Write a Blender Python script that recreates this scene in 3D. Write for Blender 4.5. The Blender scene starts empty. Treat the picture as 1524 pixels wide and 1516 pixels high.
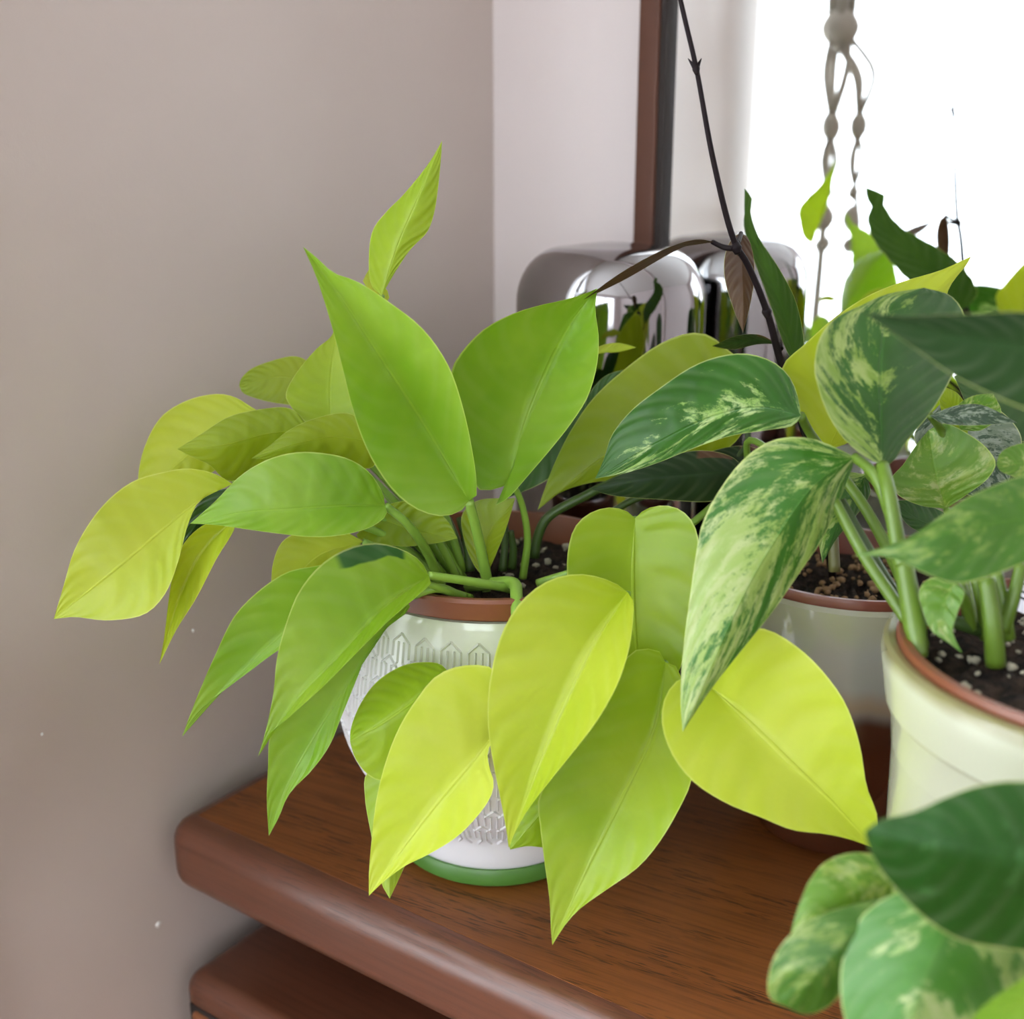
import bpy, bmesh, math, random
from mathutils import Vector, Matrix
sc = bpy.context.scene
COL = sc.collection
random.seed(7)
ZT = 0.74                       # height of the dresser top above the floor
CAMH = 0.40                     # camera above the dresser top
FPX, PITCH, YAW = 1708.0, math.radians(16), math.radians(34.8)

# ------------------------------------------------------------------ camera
cam_d = bpy.data.cameras.new('camera'); cam = bpy.data.objects.new('camera', cam_d); COL.objects.link(cam)
CAM = Vector((0, 0, ZT + CAMH))
cam.location = CAM; cam.rotation_euler = (math.pi/2 - PITCH, 0, YAW)
cam_d.sensor_fit = 'HORIZONTAL'; cam_d.sensor_width = 36; cam_d.lens = FPX/1524*36
cam_d.clip_start = 0.02; cam_d.clip_end = 60
cam_d.dof.use_dof = True; cam_d.dof.focus_distance = 0.60; cam_d.dof.aperture_fstop = 5.8
sc.camera = cam

# ------------------------------------------------------------------ world, daylight, added fill, exposure
w = bpy.data.worlds.new('overcast_sky'); sc.world = w; w.use_nodes = True
bg = w.node_tree.nodes['Background']; bg.inputs[0].default_value = (0.80, 0.90, 1.0, 1); bg.inputs[1].default_value = 2.0
def area(name, loc, rot, sx, sy, power, col):
    d = bpy.data.lights.new(name, 'AREA'); d.shape = 'RECTANGLE'; d.size = sx; d.size_y = sy
    d.energy = power; d.color = col
    o = bpy.data.objects.new(name, d); COL.objects.link(o); o.location = loc; o.rotation_euler = rot
    return o
XL = -0.58                      # inner face of the left wall
YB = 0.808                      # inner face of the back wall
YM = 0.785                      # mirror glass
area('window_daylight', (XL - 0.24, -0.88, ZT + 0.66), (0, -math.pi/2, 0), 1.60, 2.25, 46, (0.97, 0.985, 1.0))
area('rear_fill_light', (0.95, -2.50, ZT + 0.72), (math.pi/2, 0, 0), 1.5, 1.5, 12, (0.97, 0.98, 1.0))  # added fill from behind the camera, also gives the left wall its sheen
sc.view_settings.view_transform = 'Standard'; sc.view_settings.look = 'None'
sc.view_settings.gamma = 1.0; sc.view_settings.use_curve_mapping = False
sc.view_settings.exposure = 1.22

# ------------------------------------------------------------------ pixel helpers (1524 x 1516 frame)
FW = Vector((-math.sin(YAW)*math.cos(PITCH), math.cos(YAW)*math.cos(PITCH), -math.sin(PITCH)))
RT = Vector((math.cos(YAW), math.sin(YAW), 0)); DN = -RT.cross(FW)
def U(x, y, D): return CAM + D*(FW + RT*((x-762)/FPX) + DN*((y-758)/FPX))
def G(x, y, z=ZT):
    d = FW + RT*((x-762)/FPX) + DN*((y-758)/FPX)
    return CAM + d*((z-CAM.z)/d.z)

# ------------------------------------------------------------------ object helpers
def obj(name, verts, faces, mat=None, parent=None, smooth=True, uvs=None):
    me = bpy.data.meshes.new(name); me.from_pydata([tuple(v) for v in verts], [], faces); me.update()
    if uvs:
        ul = me.uv_layers.new(name='UVMap')
        for lp in me.loops: ul.data[lp.index].uv = uvs[lp.vertex_index]
    if smooth:
        for p in me.polygons: p.use_smooth = True
    if mat: me.materials.append(mat)
    o = bpy.data.objects.new(name, me); COL.objects.link(o)
    if parent: attach(o, parent)
    return o
def attach(o, parent):
    o.parent = parent
    if parent.type == 'EMPTY' and parent.get('base'):     # children are modelled in room coordinates
        o.location = -Vector(parent['base'])
def tag(o, label, cat, group=None):
    o['label'] = label; o['category'] = cat
    if group: o['group'] = group
    return o
def thing(name, loc, label, cat):
    o = bpy.data.objects.new(name, None); COL.objects.link(o); o.location = loc; o['base'] = list(loc)
    o.empty_display_size = 0.02
    return tag(o, label, cat)
def struct(o): o['kind'] = 'structure'; return o
class MB:
    def __init__(s): s.v = []; s.f = []
    def add(s, v, f):
        n = len(s.v); s.v += [Vector(q) for q in v]; s.f += [tuple(i+n for i in q) for q in f]
    def box(s, a, b):
        x0, y0, z0 = a; x1, y1, z1 = b
        s.add([(x0,y0,z0),(x1,y0,z0),(x1,y1,z0),(x0,y1,z0),(x0,y0,z1),(x1,y0,z1),(x1,y1,z1),(x0,y1,z1)],
              [(0,3,2,1),(4,5,6,7),(0,1,5,4),(1,2,6,5),(2,3,7,6),(3,0,4,7)]); return s
    def build(s, name, mat, parent=None, smooth=False, bevel=0, seg=3):
        o = obj(name, s.v, s.f, mat, parent, smooth)
        if bevel:
            m = o.modifiers.new('bevel', 'BEVEL'); m.width = bevel; m.segments = seg; m.limit_method = 'ANGLE'
            for p in o.data.polygons: p.use_smooth = True
            wn = o.modifiers.new('wn', 'WEIGHTED_NORMAL'); wn.keep_sharp = True
        return o
def box(name, a, b, mat, parent=None, bevel=0, seg=3): return MB().box(a, b).build(name, mat, parent, bevel=bevel, seg=seg)
def lathe(name, prof, cx, cy, mat, parent=None, n=96, closed=False):
    v = []; f = []
    for r, z in prof:
        for k in range(n):
            a = 2*math.pi*k/n; v.append((cx + r*math.cos(a), cy + r*math.sin(a), z))
    m = len(prof)
    for i in range(m-1):
        for k in range(n):
            k2 = (k+1) % n; f.append((i*n+k, i*n+k2, (i+1)*n+k2, (i+1)*n+k))
    if closed: f.append(tuple(range(n))[::-1]); f.append(tuple((m-1)*n + k for k in range(n)))
    o = obj(name, v, f, mat, parent); o.data.set_sharp_from_angle(angle=math.radians(32)); return o
def smooth_prof(pts, k=8): return [(p[0], p[1]) for p in spline([Vector((a, b, 0)) for a, b in pts], k*(len(pts)-1)+1)]
def spline(pts, n):
    """centripetal Catmull-Rom through pts, resampled to n points of even arc length"""
    P = [Vector(p) for p in pts]
    if len(P) == 2: return [P[0].lerp(P[1], i/(n-1)) for i in range(n)]
    P = [P[0]*2 - P[1]] + P + [P[-1]*2 - P[-2]]
    out = []
    for i in range(1, len(P)-2):
        p0, p1, p2, p3 = P[i-1:i+3]
        t0 = 0; t1 = t0 + max((p1-p0).length, 1e-6)**.5; t2 = t1 + max((p2-p1).length, 1e-6)**.5; t3 = t2 + max((p3-p2).length, 1e-6)**.5
        for k in range(12):
            t = t1 + (t2-t1)*k/12
            A1 = p0*((t1-t)/(t1-t0)) + p1*((t-t0)/(t1-t0)); A2 = p1*((t2-t)/(t2-t1)) + p2*((t-t1)/(t2-t1)); A3 = p2*((t3-t)/(t3-t2)) + p3*((t-t2)/(t3-t2))
            B1 = A1*((t2-t)/(t2-t0)) + A2*((t-t0)/(t2-t0)); B2 = A2*((t3-t)/(t3-t1)) + A3*((t-t1)/(t3-t1))
            out.append(B1*((t2-t)/(t2-t1)) + B2*((t-t1)/(t2-t1)))
    out.append(P[-2])
    L = [0]
    for a, b in zip(out, out[1:]): L.append(L[-1] + (b-a).length)
    res = []; j = 0
    for i in range(n):
        s = L[-1]*i/(n-1)
        while j < len(L)-2 and L[j+1] < s: j += 1
        q = (s-L[j])/max(L[j+1]-L[j], 1e-9); res.append(out[j].lerp(out[j+1], min(max(q, 0), 1)))
    return res
def lin(vals, t):
    x = t*(len(vals)-1); i = min(int(x), len(vals)-2); q = x-i
    return vals[i]*(1-q) + vals[i+1]*q
def smooth_vals(vals, t):
    if len(vals) == 2: return lin(vals, t)
    return spline([Vector((i, v*20, 0)) for i, v in enumerate(vals)], 41)[int(round(t*40))].y/20
def tube(mb, pts, r, n=8, k=None):
    k = k or max(6, 6*(len(pts)-1)); S = spline(pts, k); m = len(S)
    rr = r if isinstance(r, (list, tuple)) else [r, r]
    up = Vector((0.3, 0.2, 0.93)); v = []; f = []
    prev = None
    for i, p in enumerate(S):
        t = (S[min(i+1, m-1)] - S[max(i-1, 0)]).normalized()
        if prev is None: a = t.orthogonal().normalized()
        else: a = (prev - t*prev.dot(t)).normalized()
        prev = a; b = t.cross(a); R = lin(rr, i/(m-1))
        for q in range(n):
            an = 2*math.pi*q/n; v.append(p + a*(R*math.cos(an)) + b*(R*math.sin(an)))
    for i in range(m-1):
        for q in range(n):
            q2 = (q+1) % n; f.append((i*n+q, i*n+q2, (i+1)*n+q2, (i+1)*n+q))
    f.append(tuple(range(n))[::-1]); f.append(tuple((m-1)*n+q for q in range(n)))
    mb.add(v, f); return mb

# ------------------------------------------------------------------ materials
class NT:
    def __init__(s, name):
        s.m = bpy.data.materials.new(name); s.m.use_nodes = True; s.t = s.m.node_tree; s.t.nodes.clear()
        s.out = s.n('ShaderNodeOutputMaterial')
    def n(s, typ, **kw):
        q = s.t.nodes.new(typ)
        for k, v in kw.items(): setattr(q, k, v)
        return q
    def l(s, a, b): s.t.links.new(a, b)
    def set(s, sock, v):
        if hasattr(v, 'is_linked'): s.l(v, sock)
        else: sock.default_value = v
    def math(s, op, a, b=None, c=None):
        q = s.n('ShaderNodeMath', operation=op)
        for i, x in enumerate((a, b, c)):
            if x is not None: s.set(q.inputs[i], x)
        return q.outputs[0]
    def mix(s, f, a, b, blend='MIX'):
        q = s.n('ShaderNodeMix', data_type='RGBA', blend_type=blend)
        s.set(q.inputs[0], f); s.set(q.inputs[6], a); s.set(q.inputs[7], b); return q.outputs[2]
    def ramp(s, f, a, b):
        q = s.n('ShaderNodeMapRange', interpolation_type='SMOOTHSTEP'); s.set(q.inputs[0], f); q.inputs[1].default_value = a; q.inputs[2].default_value = b
        return q.outputs[0]
    def noise(s, vec, scale, detail=3, rough=.55, w4=None):
        q = s.n('ShaderNodeTexNoise', noise_dimensions='4D' if w4 is not None else '3D')
        if vec is not None: s.l(vec, q.inputs['Vector'])
        if w4 is not None: s.set(q.inputs['W'], w4)
        q.inputs['Scale'].default_value = scale; q.inputs['Detail'].default_value = detail; q.inputs['Roughness'].default_value = rough
        return q.outputs[0]
    def bump(s, h, strength, dist, nrm=None):
        q = s.n('ShaderNodeBump'); q.inputs['Strength'].default_value = strength; q.inputs['Distance'].default_value = dist
        s.l(h, q.inputs['Height'])
        if nrm: s.l(nrm, q.inputs['Normal'])
        return q.outputs[0]
    def bsdf(s, col, rough=.5, metal=0, spec=.5, nrm=None, coat=0):
        q = s.n('ShaderNodeBsdfPrincipled'); s.set(q.inputs['Base Color'], col); s.set(q.inputs['Roughness'], rough)
        q.inputs['Metallic'].default_value = metal; q.inputs['Specular IOR Level'].default_value = spec
        q.inputs['Coat Weight'].default_value = coat; q.inputs['Coat Roughness'].default_value = .12
        if nrm: s.l(nrm, q.inputs['Normal'])
        return q.outputs[0]
    def add(s, a, b, f):
        q = s.n('ShaderNodeMixShader'); s.set(q.inputs[0], f); s.l(a, q.inputs[1]); s.l(b, q.inputs[2]); return q.outputs[0]
    def done(s, sh): s.l(sh, s.out.inputs[0]); return s.m
    def obj_co(s): return s.n('ShaderNodeTexCoord').outputs['Object']
    def mapv(s, vec, scale=(1,1,1), rot=(0,0,0)):
        q = s.n('ShaderNodeMapping'); s.l(vec, q.inputs[0]); q.inputs['Scale'].default_value = scale; q.inputs['Rotation'].default_value = rot
        return q.outputs[0]
def rgb(r, g, b):                       # sRGB 0-255 to linear
    f = lambda c: (c/255/12.92) if c/255 <= .04045 else ((c/255+.055)/1.055)**2.4
    return (f(r), f(g), f(b), 1)
def plain(name, col, rough=.5, spec=.5, metal=0, coat=0, nz=0, bump=0, bscale=80, bdist=.001):
    t = NT(name); co = t.obj_co(); c = col
    if nz:
        n = t.noise(co, 14, 4); c = t.mix(n, tuple(x*(1-nz) for x in col[:3])+(1,), tuple(min(1, x*(1+nz)) for x in col[:3])+(1,))
    nr = t.bump(t.noise(co, bscale, 4), bump, bdist) if bump else None
    return t.done(t.bsdf(c, rough, metal, spec, nr, coat))

def leaf_mat(name, c1, c2, trans, rough=.40, tw=.40, vein=(1, 1, 1), varieg=None, vth=(.45, .6), patch=None, vs=1.0, bumpk=.36, spec=.48, rib=1.12, bias=0, sweep=.22):
    t = NT(name); uv = t.n('ShaderNodeTexCoord').outputs['UV']; sx = t.n('ShaderNodeSeparateXYZ'); t.l(uv, sx.inputs[0])
    u, v = sx.outputs[0], sx.outputs[1]
    sv = t.math('MULTIPLY_ADD', v, 2.0, -1.0); a = t.math('ABSOLUTE', sv)
    rnd = t.n('ShaderNodeObjectInfo').outputs['Random']; W = t.math('MULTIPLY', rnd, 37.0)
    co = t.n('ShaderNodeTexCoord').outputs['Object']
    # lateral vein coordinate: veins leave the midrib and sweep towards the tip
    q = t.math('SUBTRACT', u, t.math('MULTIPLY', t.math('POWER', a, 1.3), sweep))
    wob = t.noise(co, 30, 2, .5, W)
    ph = t.math('MULTIPLY_ADD', q, 62.0, t.math('MULTIPLY', wob, 5.0))
    wave = t.math('SINE', ph)
    side = t.math('MULTIPLY', wave, t.math('MULTIPLY', a, .8))
    ribm = t.ramp(a, .035, .008)
    big = t.noise(co, 16, 3, .55, W)
    col = t.mix(t.ramp(big, .35, .68), c1, c2)
    if varieg is not None:
        cmb = t.n('ShaderNodeCombineXYZ'); t.l(t.math('MULTIPLY', q, 15.0*vs), cmb.inputs[0]); t.l(t.math('MULTIPLY', sv, 3.6*vs), cmb.inputs[1])
        dn = t.noise(co, 70, 4, .6, W)
        t.l(t.math('MULTIPLY', dn, 2.2), cmb.inputs[2])
        n1 = t.noise(cmb.outputs[0], 1.35, 7, .72, W)
        n2 = t.noise(cmb.outputs[0], .36, 2, .5, t.math('ADD', W, 5.0))
        m = t.ramp(t.math('MULTIPLY_ADD', sv, bias, t.math('MULTIPLY_ADD', n2, .60, t.math('MULTIPLY', n1, .57))), vth[0], vth[1])
        n3 = t.ramp(t.noise(cmb.outputs[0], .8, 3, .6, t.math('ADD', W, 9.0)), .42, .62)
        col = t.mix(m, col, t.mix(n3, varieg[0], varieg[1]))
    if patch is not None:                      # one irregular older-coloured blotch near the upper shoulder
        pm = t.math('MULTIPLY', t.ramp(t.math('MULTIPLY_ADD', big, .5, t.math('SUBTRACT', 1.0, v)), 1.105, 1.125), t.math('MULTIPLY', t.ramp(u, .10, .12), t.ramp(u, .34, .31)))
        col = t.mix(pm, col, patch)
    col = t.mix(t.math('MULTIPLY', side, .035), col, (1, 1, .75, 1))
    col = t.mix(t.math('MULTIPLY', ribm, .35), col, tuple(min(1, x*rib) for x in c2[:3])+(1,))
    col = t.mix(t.math('MULTIPLY', t.ramp(a, .970, .990), .35), col, (.80, .85, .30, 1))
    hgt = t.math('ADD', t.math('MULTIPLY', side, .5), t.math('MULTIPLY', ribm, -1.3))
    hgt = t.math('ADD', hgt, t.math('MULTIPLY', t.noise(co, 75, 2, .5, W), 1.1))
    nr = t.bump(hgt, bumpk, .0011)
    rr = t.math('MULTIPLY_ADD', big, .16, rough-.08)
    pb = t.bsdf(col, rr, 0, spec, nr)
    tr = t.n('ShaderNodeBsdfTranslucent'); t.l(t.mix(1.0, col, trans, 'MULTIPLY'), tr.inputs[0]); t.l(nr, tr.inputs[1])
    return t.done(t.add(pb, tr.outputs[0], tw))

M = {}
M['wall'] = None
def paint(name, c, ro=.55):
    t = NT(name); co = t.obj_co(); n = t.noise(co, 2.2, 3); c2 = t.mix(n, tuple(x*.955 for x in c[:3])+(1,), tuple(min(1, x*1.045) for x in c[:3])+(1,))
    b = t.bump(t.noise(co, 130, 3, .6), .16, .0012); b = t.bump(t.noise(co, 9, 3), .12, .006, b)
    return t.done(t.bsdf(c2, ro, 0, .5, b))
M['wall'] = paint('wall_paint_shaded', (.53, .455, .41, 1), .34)  # same paint as the back wall, with the left wall's shade in the colour
M['wall_lit'] = paint('wall_paint_lit', (.70, .63, .62, 1))  # lit tone of the same wall paint, also on the unseen walls
M['white_paint'] = plain('white_gloss_paint', (.8, .8, .78, 1), .35)
M['ceiling'] = plain('ceiling_white', (.84, .83, .81, 1), .8)
def wood(name, ca, cb, dark, rough, rot=0, pores=1.0, spec=.5, coat=0):
    t = NT(name); co = t.mapv(t.obj_co(), rot=(0, 0, rot))
    big = t.noise(t.mapv(co, (1.1, 9, 9)), 1.0, 4, .6)
    fine = t.noise(t.mapv(co, (9, 330, 330)), 1.0, 4, .65)
    por = t.noise(t.mapv(co, (55, 900, 900)), 1.0, 2, .5)
    pcl = t.noise(t.mapv(co, (7, 40, 40)), 1.0, 2, .5)
    c = t.mix(t.ramp(big, .3, .7), ca, cb)
    c = t.mix(t.math('MULTIPLY', t.ramp(fine, .40, .75), .55), c, dark)
    pm = t.math('MULTIPLY', t.ramp(por, .55, .62), t.ramp(pcl, .38, .58))
    c = t.mix(t.math('MULTIPLY', pm, .7*pores), c, tuple(x*.25 for x in dark[:3])+(1,))
    nr = t.bump(t.math('SUBTRACT', fine, pm), .10, .0008)
    return t.done(t.bsdf(c, t.math('MULTIPLY_ADD', fine, .14, rough-.07), 0, spec, nr, coat))
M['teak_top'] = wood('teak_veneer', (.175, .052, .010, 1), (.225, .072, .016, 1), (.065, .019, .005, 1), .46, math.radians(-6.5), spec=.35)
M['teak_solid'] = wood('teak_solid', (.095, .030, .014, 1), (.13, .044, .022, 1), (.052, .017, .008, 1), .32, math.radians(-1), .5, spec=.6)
M['teak_orange'] = wood('teak_drawer', (.20, .066, .024, 1), (.27, .095, .035, 1), (.11, .035, .013, 1), .4, 0, .6)
M['teak_frame'] = plain('mirror_frame_teak', (.085, .032, .018, 1), .45, .3, nz=.15)
M['dark'] = plain('dark_parts_and_shade', (.02, .014, .012, 1), .8)  # shared by dark parts and by strips that stand in for shade
M['mirror'] = NT('mirror_silver'); M['mirror'] = M['mirror'].done(M['mirror'].bsdf((.93, .95, .95, 1), .0, 1))
t = NT('silvered_glass'); co = t.obj_co()
M['silver'] = t.done(t.bsdf(t.mix(t.noise(co, 9, 3), (.25, .24, .245, 1), (.33, .32, .325, 1)), .06, 1, .5, t.bump(t.noise(co, 22, 2), .05, .004)))
M['floor'] = wood('floor_boards', (.28, .17, .09, 1), (.36, .22, .12, 1), (.18, .1, .05, 1), .5)
# glazed pots
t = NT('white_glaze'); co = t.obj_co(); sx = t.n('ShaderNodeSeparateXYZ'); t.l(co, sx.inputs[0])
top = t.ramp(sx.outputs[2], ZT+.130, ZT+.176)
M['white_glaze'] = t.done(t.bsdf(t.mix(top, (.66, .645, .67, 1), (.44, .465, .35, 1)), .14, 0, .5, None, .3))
M['green_rubber'] = plain('green_band', (.060, .165, .022, 1), .38, nz=.08)
M['terracotta'] = plain('brown_plastic', (.165, .050, .021, 1), .36, nz=.08)
M['terracotta2'] = plain('red_brown_plastic', (.15, .040, .023, 1), .36, nz=.08)
t = NT('stoneware_glaze'); co = t.obj_co(); sx = t.n('ShaderNodeSeparateXYZ'); t.l(co, sx.inputs[0])
zz = t.math('MULTIPLY_ADD', t.noise(t.mapv(co, (30, 30, 3)), 1, 3), .012, sx.outputs[2])
c = t.mix(t.ramp(zz, ZT+.108, ZT+.124), (.055, .016, .007, 1), (.29, .275, .255, 1))
c = t.mix(t.math('MULTIPLY', t.math('MULTIPLY', t.ramp(zz, ZT+.113, ZT+.121), t.ramp(zz, ZT+.134, ZT+.121)), .6), c, (.26, .15, .075, 1))
c = t.mix(t.ramp(zz, ZT+.150, ZT+.172), c, (.29, .275, .20, 1))
M['stoneware'] = t.done(t.bsdf(c, .10, 0, .5, t.bump(t.noise(co, 25, 2), .05, .004), .3))
t = NT('cream_glaze'); co = t.obj_co(); sx = t.n('ShaderNodeSeparateXYZ'); t.l(co, sx.inputs[0])
M['cream'] = t.done(t.bsdf(t.mix(t.ramp(t.math('MULTIPLY_ADD', t.noise(co, 30, 2), .004, sx.outputs[2]), ZT+.206, ZT+.2135), (.43, .43, .315, 1), (.20, .18, .075, 1)), .22, 0, .5, None, .3))
t = NT('potting_soil'); co = t.obj_co(); n = t.noise(co, 160, 5, .7)
M['soil'] = t.done(t.bsdf(t.mix(t.ramp(n, .35, .75), (.008, .006, .005, 1), (.055, .036, .024, 1)), .95, 0, .2, t.bump(n, 1, .004)))
M['perlite'] = plain('perlite', (.30, .275, .20, 1), .9, nz=.45, bump=.5, bscale=300)
M['granule'] = plain('clay_granule', (.20, .115, .05, 1), .9, nz=.45)
# leaves
YT = (1.15, 1.12, .5, 1)
M['yellow'] = leaf_mat('leaf_yellow_lime', (.41, .52, .022, 1), (.49, .57, .045, 1), YT, .38, .44)
M['bright'] = leaf_mat('leaf_bright_yellow', (.54, .66, .035, 1), (.61, .69, .08, 1), YT, .38, .42)
M['lime'] = leaf_mat('leaf_lime', (.265, .42, .014, 1), (.355, .49, .032, 1), YT, .36, .42)
M['green'] = leaf_mat('leaf_mid_green', (.175, .365, .015, 1), (.26, .44, .038, 1), YT, .34, .40)
M['green_patch'] = leaf_mat('leaf_mid_green_blotched', (.20, .36, .014, 1), (.265, .41, .026, 1), YT, .36, .42, patch=(.022, .10, .012, 1))
M['olive'] = leaf_mat('leaf_olive_lime', (.25, .355, .010, 1), (.32, .41, .018, 1), YT, .42, .50)
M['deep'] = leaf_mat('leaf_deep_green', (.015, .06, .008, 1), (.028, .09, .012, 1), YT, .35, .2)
CR = ((.24, .38, .09, 1), (.38, .48, .20, 1))
G1 = (.019, .085, .006, 1); G2 = (.032, .120, .009, 1); VT = (1, 1.05, .7, 1)
M['var_streak'] = leaf_mat('leaf_marbled_streaked', G1, G2, VT, .35, .30, varieg=CR, vth=(.60, .70), bias=.07, sweep=.34)
M['var'] = leaf_mat('leaf_marbled', G1, (.036, .135, .012, 1), VT, .36, .32, varieg=((.20, .32, .05, 1), (.34, .44, .14, 1)), vth=(.60, .68), bias=-.15, sweep=.34)
M['var_pale'] = leaf_mat('leaf_marbled_pale', (.036, .145, .010, 1), (.065, .19, .018, 1), VT, .38, .34, varieg=((.28, .39, .09, 1), (.40, .47, .19, 1)), vth=(.52, .61), bias=-.05, sweep=.34)
M['var_lime'] = leaf_mat('leaf_marbled_lime', (.085, .215, .018, 1), (.14, .28, .026, 1), YT, .40, .36, varieg=((.26, .37, .07, 1), (.36, .43, .17, 1)), vth=(.57, .70))
M['var_mid'] = leaf_mat('leaf_marbled_mid', (.040, .125, .008, 1), (.065, .17, .012, 1), YT, .42, .34, varieg=((.15, .25, .04, 1), (.24, .32, .09, 1)), vth=(.57, .70), bumpk=.15)
M['var_dark'] = leaf_mat('leaf_marbled_dark', (.011, .058, .005, 1), (.018, .078, .008, 1), VT, .42, .22, varieg=((.045, .14, .035, 1), (.07, .17, .05, 1)), vth=(.64, .76), spec=.3, bumpk=.12)
M['var_sage'] = leaf_mat('leaf_sage', (.065, .20, .026, 1), (.10, .25, .04, 1), VT, .42, .30, varieg=((.28, .40, .12, 1), (.38, .46, .2, 1)), vth=(.60, .68), bias=.10, sweep=.34, bumpk=.15)
M['blue_green'] = leaf_mat('leaf_dull_green', (.012, .032, .008, 1), (.018, .042, .011, 1), VT, .65, .25, spec=.06, bumpk=.10)
M['silvery'] = leaf_mat('leaf_silver_streaked', (.02, .05, .02, 1), (.03, .07, .03, 1), (1, 1, .8, 1), .45, .2, varieg=((.12, .16, .10, 1), (.22, .26, .20, 1)), vth=(.56, .61), vs=1.5)
M['hoya'] = leaf_mat('hoya_leaf_green', (.034, .085, .012, 1), (.05, .11, .018, 1), YT, .65, .3, spec=.08)
M['hoya_brown'] = leaf_mat('hoya_leaf_brown', (.065, .032, .014, 1), (.09, .048, .02, 1), (1, .8, .5, 1), .45, .2, spec=.3)
M['hoya_dark'] = leaf_mat('hoya_leaf_dark', (.010, .028, .005, 1), (.016, .04, .008, 1), YT, .5, .2, patch=(.10, .045, .022, 1), bumpk=.12, spec=.3)
M['petiole'] = plain('petiole_green', (.19, .33, .04, 1), .4, nz=.12)
M['petiole_var'] = plain('petiole_pale_green', (.095, .165, .014, 1), .4, nz=.3)
M['petiole_dark'] = plain('petiole_dark_green', (.035, .07, .010, 1), .45, nz=.2)
M['vine'] = plain('vine_dark', (.010, .006, .007, 1), .5, .12, nz=.25)
M['vine_olive'] = plain('vine_olive', (.09, .085, .025, 1), .4, nz=.25)
M['jute'] = plain('macrame_cord', (.33, .29, .24, 1), .9, nz=.15, bump=.6, bscale=400)
M['tagwhite'] = plain('tag_plastic', (.78, .78, .85, 1), .4)
M['tagblack'] = plain('tag_print', (.012, .012, .014, 1), .5)
def fabric(name, col, transp, transl):
    t = NT(name); d = t.n('ShaderNodeBsdfDiffuse'); d.inputs[0].default_value = col
    tl = t.n('ShaderNodeBsdfTranslucent'); tl.inputs[0].default_value = col; tp = t.n('ShaderNodeBsdfTransparent')
    return t.done(t.add(t.add(d.outputs[0], tl.outputs[0], transl), tp.outputs[0], transp))
M['sheer'] = fabric('sheer_voile', (.86, .92, .97, 1), .24, .52)
M['drape'] = fabric('cotton_drape', (.80, .84, .86, 1), .06, .55)
t = NT('window_glass'); tp = t.n('ShaderNodeBsdfTransparent'); gl = t.n('ShaderNodeBsdfGlossy'); gl.inputs[1].default_value = .02
M['glass'] = t.done(t.add(tp.outputs[0], gl.outputs[0], .06))

# ------------------------------------------------------------------ the room
XR, YR, ZC = 2.3, -2.4, 2.45
WY0, WY1, WZ0, WZ1 = -2.02, 0.24, ZT-0.14, ZT+1.46       # window opening in the left wall
struct(box('floor', (XL-.3, YR-.3, -.06), (XR+.2, YB+.2, 0), M['floor']))
struct(box('ceiling', (XL-.3, YR-.3, ZC), (XR+.2, YB+.2, ZC+.06), M['ceiling']))
struct(box('wall_back', (XL-.3, YB, 0), (XR+.2, YB+.12, ZC), M['wall_lit']))
struct(box('wall_right', (XR, YR, 0), (XR+.12, YB, ZC), M['wall_lit']))
mb = MB()
T = .26
mb.box((XL-T, WY1, 0), (XL, YB, ZC)); mb.box((XL-T, YR, 0), (XL, WY0, ZC))
mb.box((XL-T, WY0, 0), (XL, WY1, WZ0)); mb.box((XL-T, WY0, WZ1), (XL, WY1, ZC))
wl = struct(mb.build('wall_left', M['wall']))
for k, (x, y, s) in enumerate([(235, 1375, .0028), (287, 938, .0016), (330, 745, .0018), (62, 1092, .0013)]):   # flakes of chipped plaster
    d_ = FW + RT*((x-762)/FPX) + DN*((y-758)/FPX); p_ = CAM + d_*((XL-CAM.x)/d_.x); r_ = random.Random(k)
    ring = [(XL+.0002, p_.y + s*math.cos(a)*r_.uniform(.6, 1.1), p_.z + s*math.sin(a)*r_.uniform(.6, 1.3)) for a in (0, .9, 1.8, 2.7, 3.6, 4.5, 5.4)]
    obj('plaster_flake', ring + [(XL+.0014, p_.y, p_.z)], [(i, (i+1) % 7, 7) for i in range(7)], M['white_paint'], wl, smooth=False)
mb = MB(); rx0, rx1, rz0, rz1 = .20, 1.70, ZT-.02, ZT+1.48
mb.box((XL, YR-.12, 0), (rx0, YR, ZC)); mb.box((rx1, YR-.12, 0), (XR, YR, ZC)); mb.box((rx0, YR-.12, 0), (rx1, YR, rz0)); mb.box((rx0, YR-.12, rz1), (rx1, YR, ZC))
struct(mb.build('wall_rear', M['wall_lit']))
def window(name, frame_bars, panes):
    fr = MB()
    for a, b in frame_bars: fr.box(a, b)
    o = struct(fr.build(name, M['white_paint']))
    for a, b in panes: box('pane', a, b, M['glass'], o)
    return o
xw = XL-.15; ym = (WY0+WY1)/2
window('window_1', [((xw, WY0, WZ0), (xw+.05, WY0+.05, WZ1)), ((xw, WY1-.05, WZ0), (xw+.05, WY1, WZ1)), ((xw, WY0+.05, WZ0), (xw+.05, WY1-.05, WZ0+.05)),
       ((xw, WY0+.05, WZ1-.05), (xw+.05, WY1-.05, WZ1)), ((xw, ym-.03, WZ0+.05), (xw+.05, ym+.03, WZ1-.05))],
       [((xw+.02, WY0+.05, WZ0+.05), (xw+.026, ym-.03, WZ1-.05)), ((xw+.02, ym+.03, WZ0+.05), (xw+.026, WY1-.05, WZ1-.05))])
xm = (rx0+rx1)/2; yw = YR-.08  # unseen rear window, added to carry the fill light
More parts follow.
